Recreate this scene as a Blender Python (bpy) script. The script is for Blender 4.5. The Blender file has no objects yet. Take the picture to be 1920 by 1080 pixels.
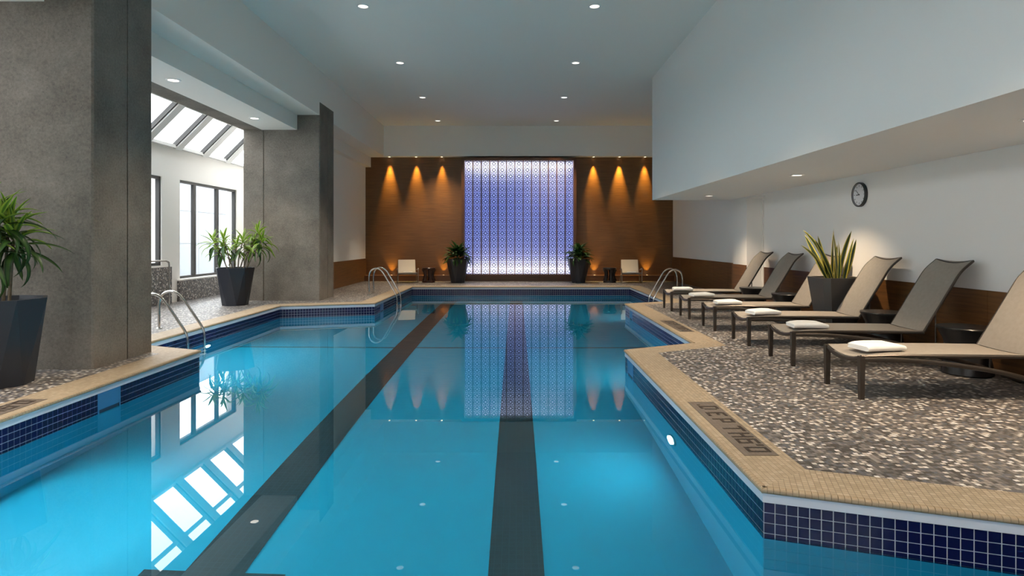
import bpy, math, random
from mathutils import Vector, Matrix
from mathutils.geometry import tessellate_polygon

R = random.Random(7)
PI = math.pi
sc = bpy.context.scene
COL = sc.collection

# ------------------------------------------------------------------ camera
CAM_H, FPX = 1.40, 1140.0
cam_d = bpy.data.cameras.new('camera')
cam = bpy.data.objects.new('camera', cam_d)
COL.objects.link(cam)
cam.location = (0, 0, CAM_H)
cam.rotation_euler = (PI / 2, 0, 0)
cam_d.sensor_width = 36
cam_d.lens = FPX / 1920 * 36
cam_d.shift_x = -8 / 1920
cam_d.shift_y = -88 / 1920
cam_d.clip_start = 0.05
cam_d.clip_end = 200
sc.camera = cam

# ------------------------------------------------------------------ world, exposure
SKY = 6.3
EXPOSURE = 0.75
world = bpy.data.worlds.new('sky')
sc.world = world
world.use_nodes = True
wn, wl = world.node_tree.nodes, world.node_tree.links
wn.clear()
w_out = wn.new('ShaderNodeOutputWorld')
w_bg = wn.new('ShaderNodeBackground')
w_tc = wn.new('ShaderNodeTexCoord')
w_no = wn.new('ShaderNodeTexNoise')
w_no.inputs['Scale'].default_value = 3.0
w_no.inputs['Detail'].default_value = 4.0
w_cr = wn.new('ShaderNodeValToRGB')
w_cr.color_ramp.elements[0].position = 0.36
w_cr.color_ramp.elements[0].color = (0.88, 0.87, 0.87, 1)
w_cr.color_ramp.elements[1].position = 0.62
w_cr.color_ramp.elements[1].color = (1.0, 0.955, 0.89, 1)
wl.new(w_tc.outputs['Generated'], w_no.inputs['Vector'])
wl.new(w_no.outputs['Fac'], w_cr.inputs['Fac'])
wl.new(w_cr.outputs['Color'], w_bg.inputs['Color'])
w_bg.inputs['Strength'].default_value = SKY
wl.new(w_bg.outputs['Background'], w_out.inputs['Surface'])

sc.view_settings.view_transform = 'Standard'
sc.view_settings.look = 'None'
sc.view_settings.gamma = 1.0
sc.view_settings.use_curve_mapping = False
sc.view_settings.exposure = EXPOSURE
sc.cycles.max_bounces = 12
sc.cycles.diffuse_bounces = 5
sc.cycles.glossy_bounces = 4
sc.cycles.transmission_bounces = 8
sc.cycles.transparent_max_bounces = 12
sc.cycles.use_denoising = True
sc.cycles.sample_clamp_indirect = 6.0

# lamp strengths (the lamps themselves stand in their builders below)
P_MAIN, P_SOFFIT, P_SIDE = 480.0, 135.0, 110.0
P_WASH, P_UP, P_POOL, P_LED = 520.0, 22.0, 14.0, 15.0
C_WARM = (1.0, 0.78, 0.54)
C_AMBER = (1.0, 0.62, 0.12)
C_NEUT = (1.0, 0.83, 0.62)
C_POOL = (0.92, 1.0, 0.98)

# ------------------------------------------------------------------ materials
def new_mat(name):
    m = bpy.data.materials.new(name)
    m.use_nodes = True
    nt = m.node_tree
    b = nt.nodes['Principled BSDF']
    return m, nt, b

def pr(name, col, rough=0.5, metal=0.0, spec=0.5, noise=0.0, nscale=8.0, bump=0.0, bscale=60.0, coat=0.0):
    m, nt, b = new_mat(name)
    b.inputs['Base Color'].default_value = (*col, 1)
    b.inputs['Roughness'].default_value = rough
    b.inputs['Metallic'].default_value = metal
    b.inputs['Specular IOR Level'].default_value = spec
    b.inputs['Coat Weight'].default_value = coat
    if noise or bump:
        tc = nt.nodes.new('ShaderNodeTexCoord')
    if noise:
        n = nt.nodes.new('ShaderNodeTexNoise')
        n.inputs['Scale'].default_value = nscale
        n.inputs['Detail'].default_value = 6
        nt.links.new(tc.outputs['Object'], n.inputs['Vector'])
        cr = nt.nodes.new('ShaderNodeValToRGB')
        cr.color_ramp.elements[0].position = 0.3
        cr.color_ramp.elements[1].position = 0.7
        cr.color_ramp.elements[0].color = (*[c * (1 - noise) for c in col], 1)
        cr.color_ramp.elements[1].color = (*[min(1, c * (1 + noise)) for c in col], 1)
        nt.links.new(n.outputs['Fac'], cr.inputs['Fac'])
        nt.links.new(cr.outputs['Color'], b.inputs['Base Color'])
    if bump:
        n2 = nt.nodes.new('ShaderNodeTexNoise')
        n2.inputs['Scale'].default_value = bscale
        n2.inputs['Detail'].default_value = 5
        nt.links.new(tc.outputs['Object'], n2.inputs['Vector'])
        bp = nt.nodes.new('ShaderNodeBump')
        bp.inputs['Strength'].default_value = bump
        bp.inputs['Distance'].default_value = 0.01
        nt.links.new(n2.outputs['Fac'], bp.inputs['Height'])
        nt.links.new(bp.outputs['Normal'], b.inputs['Normal'])
    return m

def emit(name, col, strength):
    m = bpy.data.materials.new(name)
    m.use_nodes = True
    nt = m.node_tree
    nt.nodes.clear()
    e = nt.nodes.new('ShaderNodeEmission')
    e.inputs['Color'].default_value = (*col, 1)
    e.inputs['Strength'].default_value = strength
    o = nt.nodes.new('ShaderNodeOutputMaterial')
    nt.links.new(e.outputs[0], o.inputs['Surface'])
    return m

def math_node(nt, op, a, b=None):
    n = nt.nodes.new('ShaderNodeMath')
    n.operation = op
    for i, v in enumerate((a, b)):
        if v is None:
            continue
        if isinstance(v, (int, float)):
            n.inputs[i].default_value = v
        else:
            nt.links.new(v, n.inputs[i])
    return n.outputs[0]

def mosaic(name, pitch, stops, grout, gap=0.07, rough=0.4, coord='Object', bump=0.25, spec=0.5):
    """square mosaic: one random flat colour for each chip, thin grout lines"""
    m, nt, b = new_mat(name)
    tc = nt.nodes.new('ShaderNodeTexCoord')
    sep0 = nt.nodes.new('ShaderNodeSeparateXYZ')
    nt.links.new(tc.outputs[coord], sep0.inputs[0])
    if coord == 'Object':
        # the same chips on horizontal and on vertical faces
        geo = nt.nodes.new('ShaderNodeNewGeometry')
        sn = nt.nodes.new('ShaderNodeSeparateXYZ')
        nt.links.new(geo.outputs['Normal'], sn.inputs[0])
        flat = math_node(nt, 'GREATER_THAN', math_node(nt, 'ABSOLUTE', sn.outputs['Z']), 0.5)
        sidex = math_node(nt, 'GREATER_THAN', math_node(nt, 'ABSOLUTE', sn.outputs['X']), 0.5)
        def mixv(f, a, c):
            mx = nt.nodes.new('ShaderNodeMix')
            nt.links.new(f, mx.inputs[0]); nt.links.new(c, mx.inputs[2]); nt.links.new(a, mx.inputs[3])
            return mx.outputs[0]
        u = mixv(math_node(nt, 'MULTIPLY', sidex, math_node(nt, 'SUBTRACT', 1.0, flat)), sep0.outputs['Y'], sep0.outputs['X'])
        v = mixv(flat, sep0.outputs['Y'], sep0.outputs['Z'])
    else:
        u, v = sep0.outputs['X'], sep0.outputs['Y']
    u = math_node(nt, 'DIVIDE', u, pitch)
    v = math_node(nt, 'DIVIDE', v, pitch)
    fu, fv = math_node(nt, 'FLOOR', u), math_node(nt, 'FLOOR', v)
    cmb = nt.nodes.new('ShaderNodeCombineXYZ')
    nt.links.new(fu, cmb.inputs[0]); nt.links.new(fv, cmb.inputs[1])
    wnz = nt.nodes.new('ShaderNodeTexWhiteNoise')
    wnz.noise_dimensions = '2D'
    nt.links.new(cmb.outputs[0], wnz.inputs['Vector'])
    cr = nt.nodes.new('ShaderNodeValToRGB')
    cr.color_ramp.interpolation = 'CONSTANT'
    els = cr.color_ramp.elements
    while len(els) < len(stops):
        els.new(1.0)
    for e, (p, c) in zip(els, stops):
        e.position = p
        e.color = (*c, 1)
    nt.links.new(wnz.outputs['Value'], cr.inputs['Fac'])
    du = math_node(nt, 'ABSOLUTE', math_node(nt, 'SUBTRACT', math_node(nt, 'SUBTRACT', u, fu), 0.5))
    dv = math_node(nt, 'ABSOLUTE', math_node(nt, 'SUBTRACT', math_node(nt, 'SUBTRACT', v, fv), 0.5))
    mask = math_node(nt, 'GREATER_THAN', math_node(nt, 'MAXIMUM', du, dv), 0.5 - gap)
    mx = nt.nodes.new('ShaderNodeMix')
    mx.data_type = 'RGBA'
    nt.links.new(mask, mx.inputs[0])
    nt.links.new(cr.outputs['Color'], mx.inputs[6])
    mx.inputs[7].default_value = (*grout, 1)
    nt.links.new(mx.outputs[2], b.inputs['Base Color'])
    b.inputs['Roughness'].default_value = rough
    b.inputs['Specular IOR Level'].default_value = spec
    if bump:
        bp = nt.nodes.new('ShaderNodeBump')
        bp.inputs['Strength'].default_value = bump
        bp.inputs['Distance'].default_value = 0.002
        bp.invert = True
        nt.links.new(mask, bp.inputs['Height'])
        nt.links.new(bp.outputs['Normal'], b.inputs['Normal'])
    return m

def wood(name, dark, light, rough=0.4, scale=1.0):
    m, nt, b = new_mat(name)
    tc = nt.nodes.new('ShaderNodeTexCoord')
    mp = nt.nodes.new('ShaderNodeMapping')
    mp.inputs['Scale'].default_value = (0.9 * scale, 0.9 * scale, 26 * scale)
    nt.links.new(tc.outputs['Object'], mp.inputs['Vector'])
    n = nt.nodes.new('ShaderNodeTexNoise')
    n.inputs['Scale'].default_value = 1.6
    n.inputs['Detail'].default_value = 8
    n.inputs['Roughness'].default_value = 0.62
    nt.links.new(mp.outputs[0], n.inputs['Vector'])
    cr = nt.nodes.new('ShaderNodeValToRGB')
    cr.color_ramp.elements[0].position = 0.32
    cr.color_ramp.elements[1].position = 0.70
    cr.color_ramp.elements[0].color = (*dark, 1)
    cr.color_ramp.elements[1].color = (*light, 1)
    nt.links.new(n.outputs['Fac'], cr.inputs['Fac'])
    nt.links.new(cr.outputs['Color'], b.inputs['Base Color'])
    b.inputs['Roughness'].default_value = rough
    bp = nt.nodes.new('ShaderNodeBump')
    bp.inputs['Strength'].default_value = 0.08
    bp.inputs['Distance'].default_value = 0.005
    nt.links.new(n.outputs['Fac'], bp.inputs['Height'])
    nt.links.new(bp.outputs['Normal'], b.inputs['Normal'])
    return m

def concrete(name):
    m, nt, b = new_mat(name)
    tc = nt.nodes.new('ShaderNodeTexCoord')
    def noise(s, d=6, r=0.6):
        n = nt.nodes.new('ShaderNodeTexNoise')
        n.inputs['Scale'].default_value = s
        n.inputs['Detail'].default_value = d
        n.inputs['Roughness'].default_value = r
        nt.links.new(tc.outputs['Object'], n.inputs['Vector'])
        return n.outputs['Fac']
    big, fine, pits = noise(1.6, 5), noise(38, 8, 0.7), noise(75, 3)
    cr = nt.nodes.new('ShaderNodeValToRGB')
    cr.color_ramp.elements[0].position = 0.30
    cr.color_ramp.elements[1].position = 0.72
    cr.color_ramp.elements[0].color = (0.09, 0.078, 0.066, 1)
    cr.color_ramp.elements[1].color = (0.285, 0.25, 0.212, 1)
    mixf = math_node(nt, 'ADD', math_node(nt, 'MULTIPLY', big, 0.5), math_node(nt, 'MULTIPLY', fine, 0.5))
    nt.links.new(mixf, cr.inputs['Fac'])
    pit = math_node(nt, 'LESS_THAN', pits, 0.34)
    mx = nt.nodes.new('ShaderNodeMix')
    mx.data_type = 'RGBA'
    nt.links.new(math_node(nt, 'MULTIPLY', pit, 0.6), mx.inputs[0])
    nt.links.new(cr.outputs['Color'], mx.inputs[6])
    mx.inputs[7].default_value = (0.07, 0.065, 0.06, 1)
    nt.links.new(mx.outputs[2], b.inputs['Base Color'])
    b.inputs['Roughness'].default_value = 0.9
    b.inputs['Specular IOR Level'].default_value = 0.2
    bp = nt.nodes.new('ShaderNodeBump')
    bp.inputs['Strength'].default_value = 0.55
    bp.inputs['Distance'].default_value = 0.012
    h = math_node(nt, 'SUBTRACT', fine, math_node(nt, 'MULTIPLY', pit, 0.4))
    nt.links.new(h, bp.inputs['Height'])
    nt.links.new(bp.outputs['Normal'], b.inputs['Normal'])
    return m

def water_mat():
    m, nt, b = new_mat('pool_water')
    b.inputs['Base Color'].default_value = (0.50, 0.92, 1.0, 1)
    b.inputs['Roughness'].default_value = 0.0
    b.inputs['IOR'].default_value = 1.333
    b.inputs['Transmission Weight'].default_value = 1.0
    return m

def glass_mat(name, tint=(0.93, 0.97, 1.0)):
    m = bpy.data.materials.new(name)
    m.use_nodes = True
    nt = m.node_tree
    nt.nodes.clear()
    t = nt.nodes.new('ShaderNodeBsdfTransparent')
    t.inputs['Color'].default_value = (*tint, 1)
    g = nt.nodes.new('ShaderNodeBsdfGlossy')
    g.inputs['Roughness'].default_value = 0.02
    geo = nt.nodes.new('ShaderNodeNewGeometry')
    dt = nt.nodes.new('ShaderNodeVectorMath')
    dt.operation = 'DOT_PRODUCT'
    nt.links.new(geo.outputs['Incoming'], dt.inputs[0])
    nt.links.new(geo.outputs['Normal'], dt.inputs[1])
    fr_ = math_node(nt, 'POWER', math_node(nt, 'SUBTRACT', 1.0, math_node(nt, 'ABSOLUTE', dt.outputs['Value'])), 5.0)
    fac = math_node(nt, 'ADD', math_node(nt, 'MULTIPLY', fr_, 0.6), 0.03)
    mx = nt.nodes.new('ShaderNodeMixShader')
    o = nt.nodes.new('ShaderNodeOutputMaterial')
    nt.links.new(fac, mx.inputs[0])
    nt.links.new(t.outputs[0], mx.inputs[1])
    nt.links.new(g.outputs[0], mx.inputs[2])
    nt.links.new(mx.outputs[0], o.inputs['Surface'])
    return m

def leaf_mat(name, mid, edge, inner=0.35, trans=0.35):
    """green leaf, pale on one part of its width (the leaf's own UV runs across it)"""
    m, nt, b = new_mat(name)
    uv = nt.nodes.new('ShaderNodeTexCoord')
    sp = nt.nodes.new('ShaderNodeSeparateXYZ')
    nt.links.new(uv.outputs['UV'], sp.inputs[0])
    d = math_node(nt, 'MULTIPLY', math_node(nt, 'ABSOLUTE', math_node(nt, 'SUBTRACT', sp.outputs['X'], 0.5)), 2.0)
    cr = nt.nodes.new('ShaderNodeValToRGB')
    cr.color_ramp.elements[0].position = inner
    cr.color_ramp.elements[1].position = min(1, inner + 0.25)
    cr.color_ramp.elements[0].color = (*mid, 1)
    cr.color_ramp.elements[1].color = (*edge, 1)
    nt.links.new(d, cr.inputs['Fac'])
    nt.links.new(cr.outputs['Color'], b.inputs['Base Color'])
    b.inputs['Roughness'].default_value = 0.42
    tr = nt.nodes.new('ShaderNodeBsdfTranslucent')
    nt.links.new(cr.outputs['Color'], tr.inputs['Color'])
    mx = nt.nodes.new('ShaderNodeMixShader')
    mx.inputs[0].default_value = trans
    o = nt.nodes['Material Output']
    nt.links.new(b.outputs[0], mx.inputs[1])
    nt.links.new(tr.outputs[0], mx.inputs[2])
    nt.links.new(mx.outputs[0], o.inputs['Surface'])
    return m

M = {}
M['white'] = pr('white_paint', (0.88, 0.855, 0.82), 0.75, spec=0.3)
M['ceil'] = pr('ceiling_paint', (0.84, 0.81, 0.76), 0.8, spec=0.2)
M['concrete'] = concrete('bush_hammered_concrete')
M['joint'] = pr('joint_dark', (0.03, 0.03, 0.03), 0.9)
M['wood'] = wood('walnut_veneer', (0.105, 0.044, 0.013), (0.205, 0.090, 0.027), 0.42)
M['wood_dark'] = wood('walnut_frame', (0.085, 0.032, 0.012), (0.15, 0.058, 0.02), 0.4)
M['plaster'] = pr('pool_plaster', (0.008, 0.25, 0.395), 0.7, spec=0.2)
M['lane'] = mosaic('lane_tile', 0.05, [(0.0, (0.004, 0.016, 0.024)), (0.5, (0.006, 0.02, 0.030))], (0.012, 0.035, 0.05), 0.05, 0.5)
M['navy'] = pr('navy_glazed_tile', (0.003, 0.004, 0.040), 0.14, spec=0.3)
M['grout'] = pr('pale_grout', (0.46, 0.47, 0.53), 0.8)
M['strip'] = pr('white_edge_strip', (0.55, 0.58, 0.66), 0.45)
M['coping'] = mosaic('beige_coping_mosaic', 0.0325,
                     [(0.0, (0.30, 0.235, 0.16)), (0.3, (0.35, 0.275, 0.19)), (0.65, (0.325, 0.255, 0.175)), (0.85, (0.38, 0.30, 0.215))],
                     (0.18, 0.135, 0.09), 0.055, 0.55, 'UV')
M['bull'] = pr('beige_bullnose', (0.29, 0.225, 0.155), 0.7, spec=0.1, noise=0.12, nscale=14)
M['nosebed'] = pr('brown_grout', (0.13, 0.10, 0.07), 0.9, spec=0.1)
M['deck'] = mosaic('grey_deck_mosaic', 0.030,
                   [(0.0, (0.058, 0.052, 0.05)), (0.20, (0.108, 0.098, 0.094)), (0.42, (0.165, 0.15, 0.142)),
                    (0.60, (0.10, 0.10, 0.115)), (0.74, (0.24, 0.21, 0.19)), (0.84, (0.48, 0.43, 0.38)), (0.94, (0.60, 0.575, 0.55))],
                   (0.06, 0.052, 0.048), 0.04, 0.45)
M['steel'] = pr('brushed_stainless', (0.62, 0.60, 0.57), 0.16, 1.0)
M['bronze'] = pr('bronze_aluminium', (0.075, 0.062, 0.052), 0.38, 0.6)
M['sling'] = pr('taupe_sling_fabric', (0.30, 0.26, 0.22), 0.8, noise=0.06, nscale=25, bump=0.12, bscale=260)
M['towel'] = pr('white_terry', (0.82, 0.81, 0.79), 0.95, bump=0.5, bscale=180)
M['black'] = pr('black_satin', (0.012, 0.011, 0.011), 0.32)
M['pot'] = pr('charcoal_planter', (0.020, 0.022, 0.030), 0.36)
M['pot2'] = pr('grey_planter', (0.060, 0.055, 0.052), 0.5)
M['soil'] = pr('soil', (0.03, 0.022, 0.016), 0.95, bump=0.6, bscale=40)
M['cane'] = pr('cane_bark', (0.16, 0.12, 0.075), 0.8, noise=0.3, nscale=20)
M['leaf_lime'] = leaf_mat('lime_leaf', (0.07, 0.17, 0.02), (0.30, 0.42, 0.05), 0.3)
M['leaf_shaded'] = leaf_mat('shaded_leaf', (0.05, 0.12, 0.02), (0.018, 0.055, 0.012), 0.35, 0.25)  # backlit shade of the lower dracaena leaves put into a darker colour
M['leaf_lily'] = leaf_mat('lily_leaf', (0.05, 0.12, 0.03), (0.022, 0.07, 0.014), 0.25, 0.2)
M['leaf_snake'] = leaf_mat('snake_leaf', (0.030, 0.055, 0.018), (0.55, 0.46, 0.07), 0.50, 0.25)
M['winframe'] = pr('dark_window_frame', (0.022, 0.020, 0.018), 0.45)
M['glass'] = glass_mat('window_glass')
M['rafter'] = pr('white_rafter', (0.74, 0.74, 0.73), 0.5)
M['lamp'] = emit('lamp_lens', (1.0, 0.95, 0.86), 1.2)
M['lamp_soffit'] = emit('soffit_lamp_lens', (1.0, 0.92, 0.80), 3.5)
M['amberlamp'] = emit('amber_lens', (1.0, 0.72, 0.36), 8.0)
M['poollamp'] = emit('pool_lens', (0.95, 1.0, 1.0), 14.0)
M['trimring'] = pr('lamp_trim', (0.80, 0.79, 0.77), 0.4)
M['lattice'] = pr('lattice_enamel', (0.05, 0.05, 0.09), 0.5)
M['clockface'] = pr('clock_face', (0.78, 0.78, 0.80), 0.5)
M['clockrim'] = pr('clock_rim', (0.03, 0.03, 0.03), 0.35)
M['clocksilver'] = pr('clock_bezel', (0.35, 0.35, 0.36), 0.3, 0.8)
M['stump'] = pr('dark_carved_wood', (0.050, 0.020, 0.012), 0.3, noise=0.4, nscale=6)
M['stump_dk'] = pr('black_brown_wood', (0.016, 0.010, 0.008), 0.35, noise=0.3, nscale=6)
M['cream'] = pr('cream_sling', (0.62, 0.56, 0.49), 0.8, bump=0.1, bscale=200)
M['chairwood'] = pr('chair_frame', (0.28, 0.24, 0.20), 0.35, 0.5)
M['skim'] = pr('skimmer_blue', (0.03, 0.16, 0.36), 0.4)
M['skim_dk'] = pr('skimmer_throat', (0.01, 0.03, 0.07), 0.6)
M['marker'] = mosaic('taupe_marker_mosaic', 0.0258, [(0.0, (0.125, 0.098, 0.078)), (0.5, (0.145, 0.115, 0.09))], (0.09, 0.07, 0.055), 0.05, 0.5)
M['letter'] = pr('dark_letter_chips', (0.028, 0.018, 0.013), 0.5)
M['stone'] = pr('pale_stone', (0.145, 0.157, 0.17), 0.8, noise=0.05, nscale=1.5)
M['stonegap'] = pr('stone_joint', (0.09, 0.097, 0.105), 0.9)
M['pave'] = pr('outside_paving', (0.45, 0.45, 0.45), 0.9, noise=0.1, nscale=2)

# screen back panel: an evenly backlit blue sheet with a pale diffuse face
bm_, nt_, b_ = new_mat('backlit_blue_panel')
b_.inputs['Base Color'].default_value = (0.80, 0.80, 0.82, 1)
b_.inputs['Roughness'].default_value = 0.8
b_.inputs['Emission Color'].default_value = (0.09, 0.15, 0.58, 1)
b_.inputs['Emission Strength'].default_value = 0.8
M['backlit'] = bm_
M['water'] = water_mat()

# ------------------------------------------------------------------ mesh helpers
class MB:
    def __init__(s):
        s.v, s.f, s.uv = [], [], None

    def add(s, vs, fs):
        k = len(s.v)
        s.v += [tuple(p) for p in vs]
        s.f += [tuple(i + k for i in f) for f in fs]
        return s

    def box(s, x0, x1, y0, y1, z0, z1):
        x0, x1 = min(x0, x1), max(x0, x1)
        y0, y1 = min(y0, y1), max(y0, y1)
        z0, z1 = min(z0, z1), max(z0, z1)
        return s.add([(x0, y0, z0), (x1, y0, z0), (x1, y1, z0), (x0, y1, z0),
                      (x0, y0, z1), (x1, y0, z1), (x1, y1, z1), (x0, y1, z1)],
                     [(0, 3, 2, 1), (4, 5, 6, 7), (0, 1, 5, 4), (1, 2, 6, 5), (2, 3, 7, 6), (3, 0, 4, 7)])

    def quad(s, a, b, c, d):
        return s.add([a, b, c, d], [(0, 1, 2, 3)])

    def prism(s, poly, axis, a0, a1):
        """poly: 2-D outline; extruded along axis 'x', 'y' or 'z'"""
        def p3(p, a):
            return {'z': (p[0], p[1], a), 'y': (p[0], a, p[1]), 'x': (a, p[0], p[1])}[axis]
        n = len(poly)
        vs = [p3(p, a0) for p in poly] + [p3(p, a1) for p in poly]
        fs = [(i, (i + 1) % n, n + (i + 1) % n, n + i) for i in range(n)]
        fs += [tuple(range(n))[::-1], tuple(range(n, 2 * n))]
        return s.add(vs, fs)

    def rings(s, rings, cap=True, closed=False):
        n = len(rings[0])
        vs = [p for r in rings for p in r]
        fs = []
        m = len(rings)
        for k in range(m if closed else m - 1):
            for i in range(n):
                a, b = k * n + i, k * n + (i + 1) % n
                c, d = ((k + 1) % m) * n + (i + 1) % n, ((k + 1) % m) * n + i
                fs.append((a, b, c, d))
        if cap and not closed:
            fs += [tuple(range(n))[::-1], tuple(range((m - 1) * n, m * n))]
        return s.add(vs, fs)

    def tube(s, pts, r, seg=10, rz=None, closed=False):
        """tube along pts; r radius (or list); rz: second half-axis for a flat section"""
        pts = [Vector(p) for p in pts]
        n = len(pts)
        rr = r if isinstance(r, (list, tuple)) else [r] * n
        out, up = [], None
        for i, p in enumerate(pts):
            if closed:
                t = (pts[(i + 1) % n] - pts[i - 1]).normalized()
            else:
                t = (pts[min(i + 1, n - 1)] - pts[max(i - 1, 0)]).normalized()
            if up is None:
                ref = Vector((0, 0, 1)) if abs(t.z) < 0.9 else Vector((0, 1, 0))
                up = (ref - t * ref.dot(t)).normalized()
            else:
                up = (up - t * up.dot(t)).normalized()
            sd = t.cross(up)
            b = rz if rz else rr[i]
            out.append([p + sd * (math.cos(2 * PI * k / seg + PI / seg) * rr[i]) + up * (math.sin(2 * PI * k / seg + PI / seg) * b) for k in range(seg)])
        return s.rings(out, closed=closed)

    def lathe(s, prof, seg=32, c=(0, 0, 0), ring=False):
        rs = [[(c[0] + r * math.cos(2 * PI * k / seg), c[1] + r * math.sin(2 * PI * k / seg), c[2] + z) for k in range(seg)] for r, z in prof]
        return s.rings(rs, closed=ring)

    def mesh(s, name, mat, smooth=False):
        me = bpy.data.meshes.new(name)
        me.from_pydata(s.v, [], s.f)
        if mat:
            me.materials.append(mat)
        if smooth:
            me.polygons.foreach_set('use_smooth', [True] * len(me.polygons))
            try:
                me.set_sharp_from_angle(angle=math.radians(42))
            except Exception:
                pass
        if s.uv:
            lay = me.uv_layers.new(name='UVMap')
            for poly in me.polygons:
                for li, vi in zip(poly.loop_indices, poly.vertices):
                    lay.data[li].uv = s.uv[vi]
        me.update()
        return me

    def build(s, name, mat, parent=None, smooth=False):
        return link(name, s.mesh(name, mat, smooth), parent)

def link(name, me, parent=None, loc=None, rot=None, scale=None):
    o = bpy.data.objects.new(name, me)
    COL.objects.link(o)
    if parent:
        o.parent = parent
    if loc is not None:
        o.location = loc
    if rot is not None:
        o.rotation_euler = rot
    if scale is not None:
        o.scale = scale
    return o

def tag(o, label, cat, group=None):
    o['label'] = label
    o['category'] = cat
    if group:
        o['group'] = group
    return o

def struct(o):
    o['kind'] = 'structure'
    return o

def thing(name, label, cat, loc=(0, 0, 0), rz=0.0, group=None):
    o = bpy.data.objects.new(name, None)
    o.empty_display_size = 0.1
    COL.objects.link(o)
    o.location = loc
    o.rotation_euler = (0, 0, rz)
    return tag(o, label, cat, group)

def copy_tree(o, parent=None):
    c = o.copy()
    COL.objects.link(c)
    c.parent = parent
    for ch in o.children:
        copy_tree(ch, c)
    return c

def lamp(name, kind, parent, loc, rot, power, col, **kw):
    d = bpy.data.lights.new(name, kind)
    d.energy = power
    d.color = col
    for k, v in kw.items():
        setattr(d, k, v)
    o = bpy.data.objects.new(name, d)
    COL.objects.link(o)
    o.parent = parent
    o.location = loc
    o.rotation_euler = rot
    return o

def smooth_path(pts, n=6):
    """Catmull-Rom through pts"""
    P = [Vector(p) for p in pts]
    P = [P[0] * 2 - P[1]] + P + [P[-1] * 2 - P[-2]]
    out = []
    for i in range(1, len(P) - 2):
        for k in range(n):
            t = k / n
            a, b, c, d = P[i - 1], P[i], P[i + 1], P[i + 2]
            out.append(0.5 * ((2 * b) + (c - a) * t + (2 * a - 5 * b + 4 * c - d) * t * t + (3 * b - a - 3 * c + d) * t ** 3))
    out.append(P[-2])
    return out

# ------------------------------------------------------------------ room dimensions
Y0, YE = -3.0, 21.5          # wall behind the camera, wood wall
YH = 21.2                    # header face
CEIL = 5.42
XL, XR1, XR2 = -5.33, 5.54, 5.25
XB, ZB, YB = 3.355, 2.41, 15.0   # bulkhead over the loungers
XO = -7.84                   # outer (window) wall
BEAM_Z, SOF_Z = 4.36, 4.01

# pool edge (line of the coping nose), counter-clockwise
POOL = [(-4.05, 0.95), (4.2, 0.95), (4.2, 2.5), (1.39, 3.45), (1.39, 7.86), (2.43, 8.38), (2.43, 13.65),
        (3.49, 14.15), (3.49, 18.72), (-3.19, 18.72), (-3.19, 13.76), (-5.12, 13.2), (-5.08, 8.25), (-4.05, 7.82)]
WATER_Z, FLOOR_Z = -0.275, -1.345
COPE_W = 0.385

def offset(poly, d):
    """offset outwards (to the right of each counter-clockwise edge) with mitred corners"""
    n, out = len(poly), []
    for i in range(n):
        p0, p1, p2 = Vector(poly[i - 1]), Vector(poly[i]), Vector(poly[(i + 1) % n])
        e1, e2 = (p1 - p0).normalized(), (p2 - p1).normalized()
        n1, n2 = Vector((e1.y, -e1.x)), Vector((e2.y, -e2.x))
        b = n1 + n2
        out.append(tuple(p1 + b * (d / (b.dot(n1)))))
    return out

# ------------------------------------------------------------------ floor deck
outer = [(-8.3, Y0), (5.9, Y0), (5.9, YE + 0.1), (-8.3, YE + 0.1)]
hole = offset(POOL, COPE_W)
loops = [[Vector((x, y, 0)) for x, y in outer], [Vector((x, y, 0)) for x, y in hole]]
tri = tessellate_polygon(loops)
allv = [p for l in loops for p in l]
mb = MB()
mb.add(allv, [t if (allv[t[1]] - allv[t[0]]).cross(allv[t[2]] - allv[t[0]]).z > 0 else t[::-1] for t in tri])
floor = struct(mb.build('floor', M['deck']))
floor['label'] = 'deck of small grey, brown and white mosaic chips around the pool'

# ------------------------------------------------------------------ pool
basin = MB()
wall_poly = offset(POOL, 0.018)
n = len(POOL)
for i in range(n):
    (ax, ay), (bx, by) = wall_poly[i], wall_poly[(i + 1) % n]
    basin.quad((ax, ay, -0.31), (bx, by, -0.31), (bx, by, FLOOR_Z), (ax, ay, FLOOR_Z))
fl = [Vector((x, y, FLOOR_Z)) for x, y in wall_poly]
basin.add(fl, [t if (fl[t[1]] - fl[t[0]]).cross(fl[t[2]] - fl[t[0]]).z > 0 else t[::-1] for t in tessellate_polygon([fl])])
pool = struct(basin.build('pool_basin', M['plaster']))
pool['label'] = 'turquoise plastered basin of the indoor swimming pool'

# dark lane lines on the pool floor
for (x0, x1) in ((-2.15, -1.765), (-0.185, 0.185)):
    MB().box(x0, x1, 3.95, 18.2, FLOOR_Z, FLOOR_Z + 0.004).build('lane_line', M['lane'], pool)
    MB().box((x0 + x1) / 2 - 0.46, (x0 + x1) / 2 + 0.46, 3.58, 3.95, FLOOR_Z, FLOOR_Z + 0.004).build('lane_line', M['lane'], pool)
MB().box(-5.0, 2.35, 10.68, 10.74, FLOOR_Z, FLOOR_Z + 0.004).build('floor_line', M['lane'], pool)

# white strip under the nose, pale grout bed behind the tiles
o1, o2 = offset(POOL, 0.012), offset(POOL, 0.020)
s1, s2 = MB(), MB()
for i in range(n):
    (ax, ay), (bx, by) = o1[i], o1[(i + 1) % n]
    s1.quad((ax, ay, -0.028), (bx, by, -0.028), (bx, by, -0.085), (ax, ay, -0.085))
    (cx, cy), (dx, dy) = o2[i], o2[(i + 1) % n]
    s1.quad((ax, ay, -0.085), (bx, by, -0.085), (dx, dy, -0.085), (cx, cy, -0.085))
    s2.quad((cx, cy, -0.085), (dx, dy, -0.085), (dx, dy, -0.325), (cx, cy, -0.325))
s1.build('edge_strip', M['strip'], pool)
s2.build('grout_bed', M['grout'], pool)

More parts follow.
